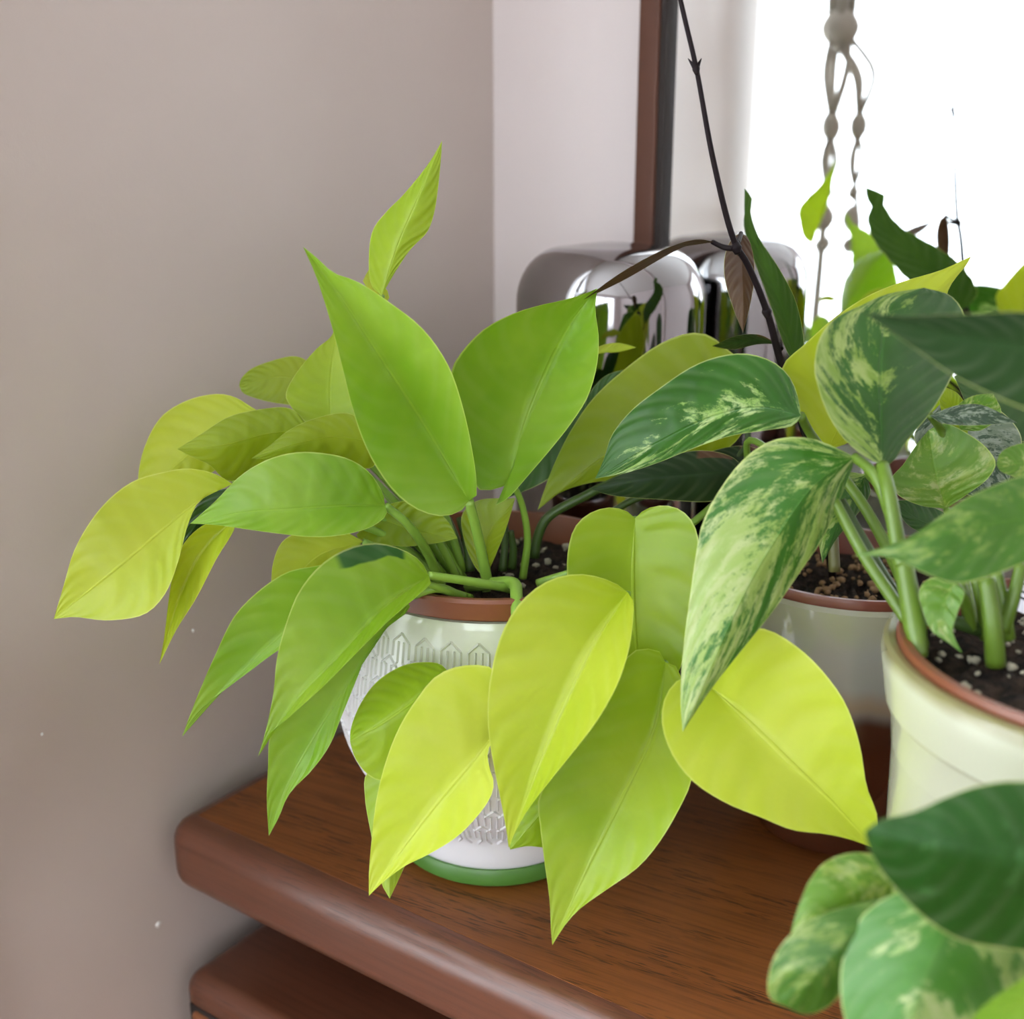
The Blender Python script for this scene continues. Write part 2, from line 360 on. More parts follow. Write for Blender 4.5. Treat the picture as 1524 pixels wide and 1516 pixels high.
window('rear_fill_window', [((rx0, yw, rz0), (rx0+.05, yw+.05, rz1)), ((rx1-.05, yw, rz0), (rx1, yw+.05, rz1)), ((rx0+.05, yw, rz0), (rx1-.05, yw+.05, rz0+.05)),
       ((rx0+.05, yw, rz1-.05), (rx1-.05, yw+.05, rz1)), ((xm-.03, yw, rz0+.05), (xm+.03, yw+.05, rz1-.05))],
       [((rx0+.05, yw+.02, rz0+.05), (xm-.03, yw+.026, rz1-.05)), ((xm+.03, yw+.02, rz0+.05), (rx1-.05, yw+.026, rz1-.05))])
def curtain(name, y0, y1, x, z0, z1, amp, per, mat, label):
    n = int(abs(y1-y0)/per*10); v = []; f = []
    for i in range(n+1):
        y = y0 + (y1-y0)*i/n; ph = i/10*2*math.pi
        o = amp*(math.sin(ph) + .35*math.sin(ph*.47+1))
        for k in range(9):
            q = k/8; v.append((x + o*(1-.35*q), y + .004*math.sin(ph*.7+q*3), z0 + (z1-z0)*q))
    for i in range(n):
        for k in range(8): f.append((i*9+k, (i+1)*9+k, (i+1)*9+k+1, i*9+k+1))
    o = obj(name, v, f, mat); tag(o, label, 'curtain'); return o
curtain('sheer_curtain', .130, -2.10, XL+.030, ZT-.35, ZT+1.50, .007, .085, M['sheer'], 'translucent white sheer curtain glowing in front of the window')
curtain('side_curtain', .280, .122, XL+.018, ZT-.40, ZT+1.50, .004, .060, M['drape'], 'pale blue-white cotton side curtain drawn beside the sheer')
r = thing('curtain_rod', (XL+.03, -.90, ZT+1.51), 'thin white metal rod above the curtains', 'curtain rod')
tube(mb := MB(), [(XL+.03, .290, ZT+1.51), (XL+.03, -2.14, ZT+1.51)], .007).build('rod', M['white_paint'], r)
for y in (.265, -2.06): box('bracket', (XL, y-.008, ZT+1.50), (XL+.036, y+.008, ZT+1.52), M['white_paint'], r)

# ------------------------------------------------------------------ dresser
cx0, cy0 = -0.5668, 0.4146
SX1 = 0.60
dr = thing('dresser', (0, .6, 0), 'mid-brown teak dresser with a thick rounded floating top', 'dresser')
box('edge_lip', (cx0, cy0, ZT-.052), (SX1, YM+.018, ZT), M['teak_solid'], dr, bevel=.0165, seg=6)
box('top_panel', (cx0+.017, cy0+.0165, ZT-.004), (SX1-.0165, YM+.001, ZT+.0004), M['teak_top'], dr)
zc = ZT-.120
body = box('drawer_carcass', (cx0-.001, cy0+.003, .10), (SX1, YM+.015, zc), M['teak_solid'], dr, bevel=.014, seg=5)
box('spacer_rail', (cx0+.10, cy0+.14, zc-.003), (SX1-.1, YM-.02, ZT-.049), M['teak_solid'], dr)
for k in range(2):
    x0 = cx0+.0125+k*.580
    box('drawer_gap_shade', (x0-.0035, cy0+.0022, zc-.235), (x0+.5635, cy0+.010, zc-.0200), M['dark'], dr)  # dark box put in for the shade around the drawer front
    d = box('drawer_front', (x0, cy0-.001, zc-.2315), (x0+.56, cy0+.018, zc-.0235), M['teak_orange'], dr, bevel=.003, seg=2)
    box('drawer_pull', (x0+.20, cy0-.016, zc-.14), (x0+.36, cy0, zc-.125), M['teak_solid'], d, bevel=.004, seg=2)
for x in (cx0+.05, SX1-.10):
    for y in (cy0+.05, YM-.08): box('leg', (x, y, 0), (x+.045, y+.045, .102), M['teak_solid'], dr, bevel=.006, seg=2)

# ------------------------------------------------------------------ mirror on the dresser, against the back wall
mr = thing('wall_mirror', (.1, YM+.01, ZT), 'large mirror in a slim brown wooden frame standing on the dresser', 'mirror')
mx0, mx1, mz0, mz1 = -.4285, .62, ZT+.001, ZT+1.05
fw_ = .0165; yf = YM-.011
box('mirror_glass', (mx0+.012, YM, mz0+.012), (mx1-.012, YM+.004, mz1-.012), M['mirror'], mr)
box('back_board', (mx0+.004, YM+.005, mz0+.004), (mx1-.004, YM+.016, mz1-.004), M['dark'], mr)
box('frame_stile', (mx0, yf, mz0), (mx0+fw_, YM+.019, mz1), M['teak_frame'], mr, bevel=.002, seg=2)
box('frame_stile', (mx1-fw_, yf, mz0), (mx1, YM+.019, mz1), M['teak_frame'], mr, bevel=.002, seg=2)
box('frame_rail', (mx0+fw_, yf, mz0), (mx1-fw_, YM+.019, mz0+fw_), M['teak_frame'], mr, bevel=.002, seg=2)
box('frame_rail', (mx0+fw_, yf, mz1-fw_), (mx1-fw_, YM+.019, mz1), M['teak_frame'], mr, bevel=.002, seg=2)
box('inner_side_shade', (mx0+fw_, YM-.008, mz0+fw_), (mx0+fw_+.005, YM, mz1-fw_), M['dark'], mr)  # dark strip added for the shade on the stile's inner side

# ------------------------------------------------------------------ silvered glass dome in front of the mirror
lc = U(911, 365, .776); LR = .0648; lt = lc.z+.0025
lm = thing('silvered_glass_dome', (lc.x, lc.y, ZT), 'tall smoky silvered glass dome with a rounded top beside the mirror', 'glass dome')
pr = [(LR*.99, ZT+.012), (LR, ZT+.03), (LR, lt-.042)]
for k in range(1, 13):
    a = k/12*math.pi/2; pr.append((LR-.032+.032*math.cos(a), lt-.040+.037*math.sin(a)))
pr += [(LR-.045, lt-.0012), (.008, lt), (.0004, lt)]
lathe('glass_shell', pr, lc.x, lc.y, M['silver'], lm)
lathe('foot', [(.001, ZT), (LR*.93, ZT), (LR*.97, ZT+.003), (LR*.97, ZT+.0125), (.001, ZT+.0126)], lc.x, lc.y, M['dark'], lm, n=64)

# ------------------------------------------------------------------ pots
def soil_disc(parent, c, r, z, name='soil', seedn=1, amp=.004):
    rnd = random.Random(seedn); v = [(c.x, c.y, z)]; f = []; nr, na = 14, 56
    for i in range(1, nr+1):
        for k in range(na):
            a = 2*math.pi*k/na; v.append((c.x + r*i/nr*math.cos(a), c.y + r*i/nr*math.sin(a), z + rnd.uniform(-amp, amp)*(1 if i < nr else .2)))
    for k in range(na): f.append((0, 1+k, 1+(k+1) % na))
    for i in range(nr-1):
        for k in range(na):
            a = 1+i*na; f.append((a+k, a+na+k, a+na+(k+1) % na, a+(k+1) % na))
    return obj(name, v, f, M['soil'], parent)
def chips(parent, c, r, z, n, smin, smax, mat, name, seedn):
    rnd = random.Random(seedn); mb = MB()
    base = [(1,0,0),(-1,0,0),(0,1,0),(0,-1,0),(0,0,1),(0,0,-1)]
    fc = [(0,2,4),(2,1,4),(1,3,4),(3,0,4),(2,0,5),(1,2,5),(3,1,5),(0,3,5)]
    for _ in range(n):
        a = rnd.uniform(0, 6.28); q = r*math.sqrt(rnd.random()); s = rnd.uniform(smin, smax)**1
        o = Vector((c.x+q*math.cos(a), c.y+q*math.sin(a), z+.002+s*.2))
        R = Matrix.Rotation(rnd.uniform(0, 6.28), 3, 'Z') @ Matrix.Rotation(rnd.uniform(0, 3), 3, 'X')
        bm = bmesh.new(); bmesh.ops.create_icosphere(bm, subdivisions=1, radius=s)
        vs = [o + R @ Vector((p.co.x*1.3*rnd.uniform(.7, 1.2), p.co.y*rnd.uniform(.7, 1.2), p.co.z*.75*rnd.uniform(.7, 1.2))) for p in bm.verts]
        bm.verts.index_update(); mb.add(vs, [tuple(x.index for x in p.verts) for p in bm.faces]); bm.free()
    o = mb.build(name, mat, parent, smooth=True); o['kind'] = 'stuff'; return o

# white embossed cover pot
pc = G(738, 1238); pc = Vector((pc.x, pc.y, ZT))
wp = thing('cover_pot', pc, 'round white glazed pot with embossed arrow pattern and green base', 'plant pot')
body_pts = [(.0585, .011), (.0605, .013), (.0640, .030), (.0660, .0345), (.0700, .0395), (.0835, .060), (.0925, .082), (.0945, .098), (.0930, .118), (.0895, .142), (.0865, .160), (.0850, .170), (.0838, .1755), (.0815, .1760)]
bp = smooth_prof(body_pts, 6)
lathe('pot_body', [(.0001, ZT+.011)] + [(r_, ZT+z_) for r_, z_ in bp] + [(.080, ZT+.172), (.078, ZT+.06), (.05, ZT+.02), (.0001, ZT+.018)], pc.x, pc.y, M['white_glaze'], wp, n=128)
lathe('base_band', [(.0001, ZT+.0006), (.0595, ZT+.0006), (.0625, ZT+.003), (.0628, ZT+.010), (.0615, ZT+.0125), (.0588, ZT+.0128)], pc.x, pc.y, M['green_rubber'], wp, n=96)
def prad(z):
    for (r0, z0), (r1, z1) in zip(bp, bp[1:]):
        if z0 <= z <= z1 and z1 > z0: return r0 + (r1-r0)*(z-z0)/(z1-z0)
    return bp[-1][0]
emb = MB(); NC = 36; s_ = .0094; rowp = 1.5*s_
def onpot(a, z, lift):
    r = prad(z)+lift; return Vector((pc.x + r*math.cos(a), pc.y + r*math.sin(a), ZT+z))
def ridge(p, q, wd=.0010, h=.0011):
    (a0, z0), (a1, z1) = p, q
    rr = prad((z0+z1)/2); dx, dz = (a1-a0)*rr, z1-z0; L = math.hypot(dx, dz)
    if L < 1e-6: return
    na, nz = -dz/L*wd/rr, dx/L*wd
    v = [onpot(a0-na, z0-nz, -.0003), onpot(a0, z0, h), onpot(a0+na, z0+nz, -.0003), onpot(a1-na, z1-nz, -.0003), onpot(a1, z1, h), onpot(a1+na, z1+nz, -.0003)]
    emb.add(v, [(0,1,4,3), (1,2,5,4), (0,2,1), (3,4,5)])
for row in range(9):
    zb = .043 + row*rowp
    for k in range(NC):
        a = 2*math.pi*(k + .5*(row % 2))/NC; da = 2*math.pi/NC
        X = lambda x: a + x*da
        lf, rt_ = .36, .36
        arch = [(X(-lf), zb-.0042), (X(-lf), zb+.0042), (X(0), zb+.0092), (X(rt_), zb+.0042), (X(rt_), zb-.0042)]
        for p, q in zip(arch, arch[1:]): ridge(p, q)
        ridge((X(-.12), zb-.0070), (X(-.12), zb+.0044)); ridge((X(.12), zb-.0070), (X(.12), zb+.0044))
        ridge((X(-.12), zb-.0070), (X(-.34), zb-.0105)); ridge((X(.12), zb-.0070), (X(.34), zb-.0105))
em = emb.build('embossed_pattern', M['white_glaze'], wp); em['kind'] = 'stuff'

# neon pothos in its brown nursery pot
npc = Vector((pc.x, pc.y, ZT+.06))
NP = thing('lime_pothos', npc, 'lime-leaved trailing pothos in a brown plastic pot inside the white pot', 'potted plant')
def nursery(parent, c, r, z0, z1, mat):
    return lathe('nursery_pot', [(.0001, z0), (r*.74, z0), (r*.76, z0+.004), (r*.945, z1-.0145), (r*.955, z1-.0125), (r*1.0, z1-.0115), (r*1.01, z1-.002), (r*.998, z1), (r*.965, z1), (r*.95, z1-.004), (r*.93, z1-.02), (r*.72, z0+.006), (.0001, z0+.006)], c.x, c.y, mat, parent, n=96)
NZ = ZT+.1895
nursery(NP, pc, .0855, ZT+.062, NZ, M['terracotta'])
soil_disc(NP, pc, .0800, NZ-.018, seedn=3)
chips(NP, pc, .074, NZ-.018, 90, .0008, .0028, M['perlite'], 'perlite', 5)
# stoneware pot + hoya
sc_ = U(1265, 845, .70); SZ = sc_.z; sp = Vector((sc_.x, sc_.y, ZT))
SH = SZ-ZT
sw = thing('stoneware_pot', sp, 'glossy grey stoneware pot with brown lower half behind the cream pot', 'plant pot')
sprof = smooth_prof([(.040, .001), (.046, .002), (.0600, .03), (.0720, .075), (.0775, .115), (.0785, SH-.02), (.0775, SH-.006), (.0765, SH-.0008), (.0745, SH)], 6)
lathe('pot_body', [(.0001, ZT+.001)] + [(a, ZT+b) for a, b in sprof] + [(.0725, SZ-.003), (.0700, ZT+.10), (.04, ZT+.012), (.0001, ZT+.012)], sp.x, sp.y, M['stoneware'], sw, n=96)
HY = thing('hoya_vine', (sp.x, sp.y, ZT+.03), 'dark-stemmed climbing hoya with few narrow leaves in the stoneware pot', 'potted plant')
nursery(HY, sp, .0720, ZT+.04, SZ+.005, M['terracotta2'])
soil_disc(HY, sp, .0665, SZ-.012, seedn=8)
chips(HY, sp, .060, SZ-.011, 170, .0009, .0028, M['granule'], 'clay_granules', 9)
# cream pot + marbled pothos
cc = U(1690, 980, .47); CZ = cc.z; cp = Vector((cc.x, cc.y, ZT)); CH = CZ-ZT
cw = thing('cream_pot', cp, 'cream glazed stepped pot at the right of the dresser', 'plant pot')
cprof = [(.0001, .001), (.070, .001), (.073, .004), (.0800, .060), (.0835, .118), (.0838, .1185), (.0856, .1205), (.0886, .1600), (.0889, .1606), (.0912, .1630), (.0930, .1815), (.0933, .1822), (.0958, .1848), (.0978, CH-.014), (.0992, CH-.006), (.0985, CH-.001), (.0965, CH), (.0935, CH-.0005), (.0920, CH-.004), (.088, .06), (.06, .02), (.0001, .02)]
lathe('pot_body', [(a, ZT+b) for a, b in cprof], cp.x, cp.y, M['cream'], cw, n=128)
MP = thing('marbled_pothos', (cp.x, cp.y, ZT+.03), 'green and cream marbled pothos growing in the cream pot', 'potted plant')
nursery(MP, cp, .0925, ZT+.05, CZ+.003, M['terracotta'])
soil_disc(MP, cp, .0865, CZ-.010, seedn=12, amp=.0035)
chips(MP, cp, .082, CZ-.009, 230, .0005, .0027, M['perlite'], 'perlite', 13)

# ------------------------------------------------------------------ leaves
def leaf(plant, mat, d, mid, A, B, oA=-.008, oB=-.008, pet=None, pr_=(.0017, .0024), pmat='petiole', nu=30, nv=8, wav=.0, name='leaf', pw=1.25):
    """mid: pixels from the petiole to the tip; A, B: pixels of the two margins between those ends; d: distances along the midrib.
    oA, oB: how far the margins lie behind (+) or before (-) the midrib."""
    V3 = lambda p: Vector((p[0], p[1], 0))
    Ms = spline([V3(p) for p in mid], nu+1)
    sides = []
    for E, o in ((A, oA), (B, oB)):
        Es = spline([V3(mid[0])] + [V3(p) for p in E] + [V3(mid[-1])], nu+1)
        W = [(e-m).length for e, m in zip(Es, Ms)]; wm = max(W)
        sides.append((Es, [x/wm for x in W], o))
    v = []; uv = []; ncol = 2*nv+1
    rs = random.Random(str(mid)); ph = rs.uniform(0, 6)
    for i in range(nu+1):
        u = i/nu; dm = smooth_vals(d, u)
        for j in range(-nv, nv+1):
            q = abs(j)/nv; Es, W, o = sides[0] if j < 0 else sides[1]
            p = Ms[i].lerp(Es[i], q)
            D = dm + o*W[i]*q**pw
            D += wav*W[i]*q*q*math.sin(u*17 + ph + (1.5 if j < 0 else 0))
            D += .0005*math.sin(u*31 + ph - q*5)*W[i]*math.sin(q*math.pi)
            v.append(U(p.x, p.y, D)); uv.append((u, .5 + .5*j/nv))
    f = []
    for i in range(nu):
        for j in range(2*nv): a = i*ncol+j; f.append((a, a+1, a+ncol+1, a+ncol))
    o = obj(name, v, f, M[mat], plant, uvs=uv)
    if pet:
        pts = [U(mid[0][0], mid[0][1], d[0]+.0015)]
        for p in pet: pts.append(p if isinstance(p, Vector) else U(*p))
        po = tube(MB(), pts, list(pr_), 10, k=8*len(pts)).build('petiole', M[pmat], o, smooth=True)
    return o
def soil_pt(c, z, a, r): return Vector((c.x + r*math.cos(a), c.y + r*math.sin(a), z-.004))
nsoil = lambda a, r=.03: soil_pt(pc, NZ-.018, a, r)
msoil = lambda a, r=.03: soil_pt(cp, CZ-.010, a, r)
N = lambda *a, **k: leaf(NP, *a, **k)
# --- lime pothos
N('green', (.610,.600,.580,.562,.550), [(698,745),(640,645),(560,522),(500,432),(451,367)],
  [(690,757),(662,768),(625,760),(590,735),(560,695),(540,655),(522,600),(510,550),(495,490),(480,440),(468,405)],
  [(707,744),(709,715),(701,660),(690,610),(668,545),(630,490),(580,450),(530,418),(497,406),(470,382)], -.018, -.026,
  pet=[(712,800,.625),(726,870,.64)], pr_=(.0026,.0032))
N('green', (.640,.645,.640,.625,.610), [(761,717),(775,650),(810,560),(850,480),(889,429)],
  [(740,727),(712,728),(694,695),(680,640),(672,585),(672,550),(690,520),(720,490),(760,468),(800,455),(840,446),(870,437)],
  [(748,740),(738,752),(755,742),(790,703),(820,668),(850,630),(875,590),(889,540),(891,500),(886,460)], -.028, -.020,
  pet=[(775,745,.65),(785,800,.66),(778,860,.668)])
N('olive', (.655,.660,.662,.665), [(1100,600),(1010,620),(900,680),(800,759)],
  [(1120,570),(1105,540),(1078,516),(1058,500),(1030,495),(985,510),(935,545),(885,590),(850,640),(825,690),(808,735)],
  [(1110,630),(1090,662),(1050,684),(1000,700),(960,708),(920,714),(880,718),(840,730),(815,745)], .010, .010,
  pet=[(1112,660,.66),(1040,720,.672),(940,745,.675),(870,800,.677),(845,850,.675)], pmat='petiole_dark')
N('yellow', (.600,.590,.585,.590), [(1232,668),(1290,560),(1370,460),(1446,381)],
  [(1215,665),(1195,625),(1180,585),(1163,548),(1200,510),(1240,474),(1290,441),(1340,420),(1400,402)],
  [(1260,660),(1330,600),(1395,510),(1412,430),(1440,392)], -.006, .012,
  pet=[(1200,700,.61),(1115,655,.64),(1108,700,.655),(1000,800,.66),(860,860,.67)])
N('lime', (.612,.604,.598,.594), [(568,440),(592,365),(624,290),(658,209)],
  [(553,425),(549,380),(555,342),(575,315),(600,290),(640,240)],
  [(590,402),(612,370),(636,345),(646,318),(652,280),(656,240)], .014, .006, pw=1.3,
  pet=[(565,480,.625),(590,600,.64),(660,760,.66),(690,850,.668)])
N('yellow', (.622,.620,.618), [(560,470),(552,440),(540,418)], [(556,450),(548,432)], [(580,440),(566,420),(552,398)], 0, .006, nu=10)
N('yellow', (.605,.595,.585,.590), [(346,720),(300,743),(240,790),(170,848),(80,921)],
  [(320,705),(280,697),(240,703),(200,715),(165,740),(135,775),(110,820),(95,870)],
  [(325,730),(297,745),(280,780),(268,825),(255,865),(240,892),(215,914),(160,923),(110,918)], -.004, -.010,
  pet=[(400,718,.615),(500,740,.63),(600,790,.645),(660,855,.66)])
N('yellow', (.655,.655,.650,.645), [(385,612),(330,640),(265,690),(205,745)],
  [(372,604),(350,591),(325,586),(280,595),(240,620),(215,665),(206,705)], [(370,650),(320,700),(260,735)], .012, .004,
  pet=[(450,640,.66),(560,720,.66),(650,840,.668)])
N('olive', (.640,.632,.622,.620), [(465,640),(400,645),(330,662),(264,668)],
  [(440,612),(425,606),(380,610),(340,620),(300,645)], [(440,670),(385,695),(350,716),(335,714),(312,692),(290,682)], .004, .010,
  pet=[(540,700,.65),(620,780,.655),(670,850,.665)])
N('olive', (.630,.622,.612,.610), [(565,660),(500,650),(440,660),(374,682)],
  [(548,635),(520,615),(470,622),(430,640),(400,664)], [(555,695),(500,690),(440,690),(405,684)], .004, .008,
  pet=[(600,720,.64),(650,800,.65),(680,860,.66)])
N('green', (.610,.597,.588,.585,.588), [(573,752),(520,752),(440,757),(350,764),(283,779)],
  [(570,735),(550,703),(520,683),(480,674),(440,673),(400,683),(360,706),(320,746)],
  [(576,764),(558,781),(520,794),(470,799),(400,792),(320,781)], -.002, -.012,
  pet=[(605,778,.617),(640,830,.635),(655,872,.645)], pr_=(.0022,.003))
N('olive', (.680,.680,.678), [(470,575),(420,560),(356,574)], [(460,540),(440,530),(400,538),(372,550),(358,565)], [(450,602),(420,601),(385,594),(361,584)], .006, -.004,
  pet=[(540,640,.68),(640,760,.68),(690,850,.68)])
N('lime', (.650,.655,.660), [(492,640),(492,560),(505,470)], [(460,632),(435,608),(425,590),(428,577),(446,548),(472,518),(493,500)], [(525,630),(560,570),(545,500)], -.010, -.006,
  pet=[(560,700,.66),(650,800,.665),(690,860,.668)])
N('yellow', (.605,.605,.602,.600), [(345,775),(305,815),(270,880),(237,989)], [(310,778),(285,795),(266,822),(256,860),(250,900),(244,950)], [(350,782),(322,832),(292,890),(262,938)], -.008, -.016,
  pet=[(430,770,.62),(560,790,.635),(650,860,.65)])
N('deep', (.628,.625,.622), [(345,725),(295,775),(249,874)], [(310,735),(285,765),(265,820),(253,855)], [(330,760),(300,790),(274,828)], 0, .006,  # leaf in shade, the shade is put into its deep green
  pet=[(450,740,.64),(580,800,.65),(660,860,.66)])
N('yellow', (.630,.625,.615), [(540,805),(470,830),(410,905)], [(510,790),(450,790),(420,806),(407,835),(404,870)], [(520,830),(480,870),(440,900)], .006, .004,
  pet=[(600,830,.64),(660,870,.65)])
N('green', (.600,.590,.584,.580,.580), [(575,850),(480,895),(400,962),(335,1025),(271,1096)],
  [(560,835),(510,835),(470,842),(430,850),(390,875),(350,915),(320,975),(290,1045)], [(570,880),(500,920),(415,967),(370,1000),(330,1030),(300,1052)], -.008, -.006,
  pet=[(640,870,.60),(700,890,.63)])
N('green_patch', (.595,.578,.566,.562,.560), [(638,856),(570,905),(500,980),(440,1042),(384,1126)],
  [(627,836),(600,818),(560,808),(520,815),(480,838),(445,880),(425,930),(412,980),(407,1030),(396,1085)],
  [(642,866),(622,886),(580,922),(530,972),(480,1022),(430,1067),(402,1092)], -.004, -.012,
  pet=[(680,862,.605),(740,872,.62),(762,876,.63)], pr_=(.0022,.0028))
N('green', (.606,.594,.586,.580,.576), [(605,890),(545,980),(475,1085),(425,1175),(400,1244)],
  [(590,885),(510,940),(440,1020),(402,1095),(399,1140),(397,1190)], [(610,905),(575,935),(548,968),(533,1005),(510,1062),(490,1110),(465,1145),(430,1182),(415,1216)], -.010, -.006,
  pet=[(650,875,.605),(690,890,.62)], pr_=(.0022,.0028))
N('olive', (.640,.635,.630), [(560,770),(620,790),(681,801)], [(570,755),(610,745),(645,758),(666,775)], [(530,798),(560,808),(600,813),(650,808)], -.004, -.004,
  pet=[(600,820,.645),(650,860,.655)])
N('olive', (.648,.645,.640), [(722,862),(725,800),(767,741)], [(705,840),(690,800),(688,765),(710,745)], [(738,825),(752,790)], .004, -.010, pet=[(724,880,.65)])
N('lime', (.602,.604,.606,.606), [(945,771),(942,860),(946,950),(960,1070)],
  [(932,760),(905,755),(875,765),(855,785),(845,820),(844,860),(850,910),(875,980),(915,1040)], [(960,758),(985,752),(1010,757),(1030,775),(1040,805),(1042,860),(1030,940),(1000,1020)], -.012, -.008,
  pet=[(940,800,.615),(880,840,.63),(800,868,.645)])
N('yellow', (.566,.558,.556,.556,.560), [(934,881),(885,955),(848,1030),(810,1120),(757,1262)],
  [(920,870),(890,858),(860,854),(820,862),(780,890),(750,935),(733,990),(726,1040),(727,1090),(735,1140),(745,1190),(753,1232)],
  [(942,892),(942,922),(935,970),(918,1020),(890,1070),(860,1110),(820,1160),(785,1206),(766,1240)], -.008, -.042, pw=1.1,
  pet=[(930,930,.575),(880,980,.585),(820,960,.59)])
N('bright', (.588,.580,.576,.574,.572), [(750,1070),(715,1120),(655,1190),(600,1262),(549,1333)],
  [(748,1020),(735,995),(690,990),(650,1005),(620,1040),(595,1080),(575,1130),(560,1190),(553,1250),(549,1300)],
  [(738,1095),(726,1118),(728,1140),(735,1165),(730,1186),(710,1215),(680,1245),(640,1270),(600,1290),(565,1317)], -.004, -.020,
  pet=[(770,1050,.59),(800,1020,.598)])
N('lime', (.590,.578,.574,.576), [(668,1000),(620,1040),(570,1075),(521,1103)],
  [(655,988),(635,985),(600,990),(560,1015),(535,1050),(522,1085)], [(680,1050),(640,1120),(590,1160),(560,1160),(540,1145),(526,1122)], .022, .006,
  pet=[(690,1025,.597),(740,1050,.600),(800,1020,.600)])
N('lime', (.590,.585,.582,.580), [(625,1120),(590,1200),(580,1270),(580,1337)], [(580,1130),(545,1152),(543,1185),(552,1240),(568,1315)], [(650,1180),(615,1260),(595,1305)], .010, .010,
  pet=[(700,1080,.595),(780,1030,.597)])
N('lime', (.575,.570,.568), [(870,1110),(820,1190),(759,1264)], [(820,1120),(770,1190),(757,1240)], [(880,1180),(830,1262),(808,1261),(785,1259)], .006, .006,
  pet=[(870,1050,.585),(840,1000,.592)])
N('lime', (.580,.577,.570,.564,.556), [(990,985),(975,1080),(930,1180),(880,1280),(822,1406)],
  [(980,968),(962,965),(940,970),(915,1010),(870,1080),(820,1150),(801,1190),(804,1230),(810,1280),(818,1340),(820,1385)],
  [(1005,990),(1022,1040),(1034,1110),(1028,1165),(1010,1205),(980,1255),(950,1290),(905,1322),(862,1353),(842,1375),(828,1396)], -.006, -.022, pw=1.1,
  pet=[(975,1040,.600),(900,1020,.602),(840,990,.595)])
N('bright', (.546,.542,.536,.531,.526), [(1052,1018),(1115,1075),(1180,1138),(1240,1195),(1302,1263)],
  [(1030,1005),(1005,1015),(988,1042),(985,1076),(995,1112),(1015,1145),(1040,1170),(1085,1197),(1130,1215),(1180,1235),(1230,1241),(1272,1251)],
  [(1050,985),(1070,955),(1100,937),(1140,936),(1190,965),(1230,1005),(1260,1050),(1280,1110),(1290,1170),(1306,1216)], -.016, -.012,
  pet=[(1040,1050,.58),(960,1030,.592),(860,985,.597)])
N('yellow', (.690,.690), [(870,530),(947,517)], [(890,516),(915,510),(935,513)], [(890,525),(920,524)], 0, 0, nu=12, nv=3)
N('deep', (.685,.682,.680), [(860,660),(900,590),(955,545)], [(870,600),(900,560)], [(880,650),(930,590)], 0, 0)
N('deep', (.672,.670,.665), [(870,600),(800,660),(745,745)], [(840,600),(780,660)], [(870,650),(820,710),(770,735)], 0, 0)
# trailing stem over the rim and a few short stalks
st = tube(MB(), [nsoil(-2.2,.02), U(735,868,.635), U(764,868,.622), U(769,890,.605), U(772,930,.594), U(800,985,.592), U(850,1000,.592), U(900,1040,.592)], [.0036,.0032], 12, 60).build('trailing_stem', M['petiole'], NP, smooth=True)
for (x0, y0, d0, x1, y1, d1) in [(640,800,.665,650,868,.66),(655,810,.67,668,866,.665),(612,800,.66,632,868,.655),(683,770,.67,700,850,.665),(750,760,.672,748,850,.67),(760,790,.66,762,845,.668),(667,770,.675,690,845,.675)]:
    tube(MB(), [U(x0,y0,d0), U((x0+x1)/2+3,(y0+y1)/2,(d0+d1)/2), U(x1,y1,d1)], [.0018,.0026], 8).build('petiole', M['petiole_dark'], NP, smooth=True)
tube(MB(), [U(960,690,.668), U(880,733,.668), U(815,770,.672), U(800,800,.676), U(795,830,.678)], [.0026,.003], 8).build('petiole', M['petiole_dark'], NP, smooth=True)

# --- marbled pothos
V = lambda *a, **k: leaf(MP, *a, **{**dict(pmat='petiole_var'), **k})
V('var_streak', (.545,.560,.580,.595,.600), [(1192,618),(1130,606),(1060,620),(980,658),(886,712)],
  [(1188,592),(1175,560),(1150,538),(1110,526),(1070,530),(1030,545),(985,575),(940,610),(910,648),(899,682)],
  [(1182,632),(1140,640),(1090,648),(1040,664),(980,688),(930,704)], .016, -.012,
  pet=[(1206,645,.560),(1240,690,.560),(1290,760,.55),(1350,880,.52),(1372,960,.50)], pr_=(.0022,.0032))
V('var', (.510,.510,.512,.520,.535), [(1313,692),(1311,610),(1312,520),(1330,450),(1375,428)],
  [(1288,680),(1258,655),(1235,622),(1219,582),(1212,545),(1220,503),(1242,474),(1280,455),(1318,438)],
  [(1328,688),(1348,658),(1382,618),(1412,570),(1432,520),(1436,470),(1415,440)], -.014, .030,
  pet=[(1322,730,.50),(1340,830,.495),(1368,965,.485)], pr_=(.0030,.0040))
V('var_pale', (.520,.510,.505,.505,.510), [(1272,680),(1212,722),(1160,795),(1110,880),(1016,1089)],
  [(1245,666),(1200,651),(1150,655),(1110,680),(1070,730),(1045,780),(1035,830),(1028,880),(1020,940),(1014,1000),(1013,1050)],
  [(1270,692),(1252,738),(1225,800),(1190,852),(1150,910),(1110,960),(1070,1010),(1040,1052)], .014, .012,
  pet=[(1300,705,.51),(1330,780,.50),(1355,880,.495),(1370,960,.490)], pr_=(.0024,.0032))
V('blue_green', (.350,.365,.385,.405), [(1660,560),(1540,520),(1410,500),(1283,464)],
  [(1620,480),(1524,464),(1460,466),(1400,468),(1335,470)], [(1640,640),(1524,608),(1480,590),(1420,560),(1370,525),(1320,490)], .012, .004,
  pet=[(1720,700,.36),(1720,900,.44)])
V('var_mid', (.440,.435,.435,.445), [(1620,770),(1500,775),(1380,800),(1270,826)],
  [(1600,720),(1524,708),(1480,722),(1430,745),(1390,775),(1350,800),(1310,815)], [(1600,810),(1524,838),(1460,862),(1420,868),(1370,850),(1330,831)], .012, -.010,
  pet=[(1640,850,.45),(1630,960,.46)])
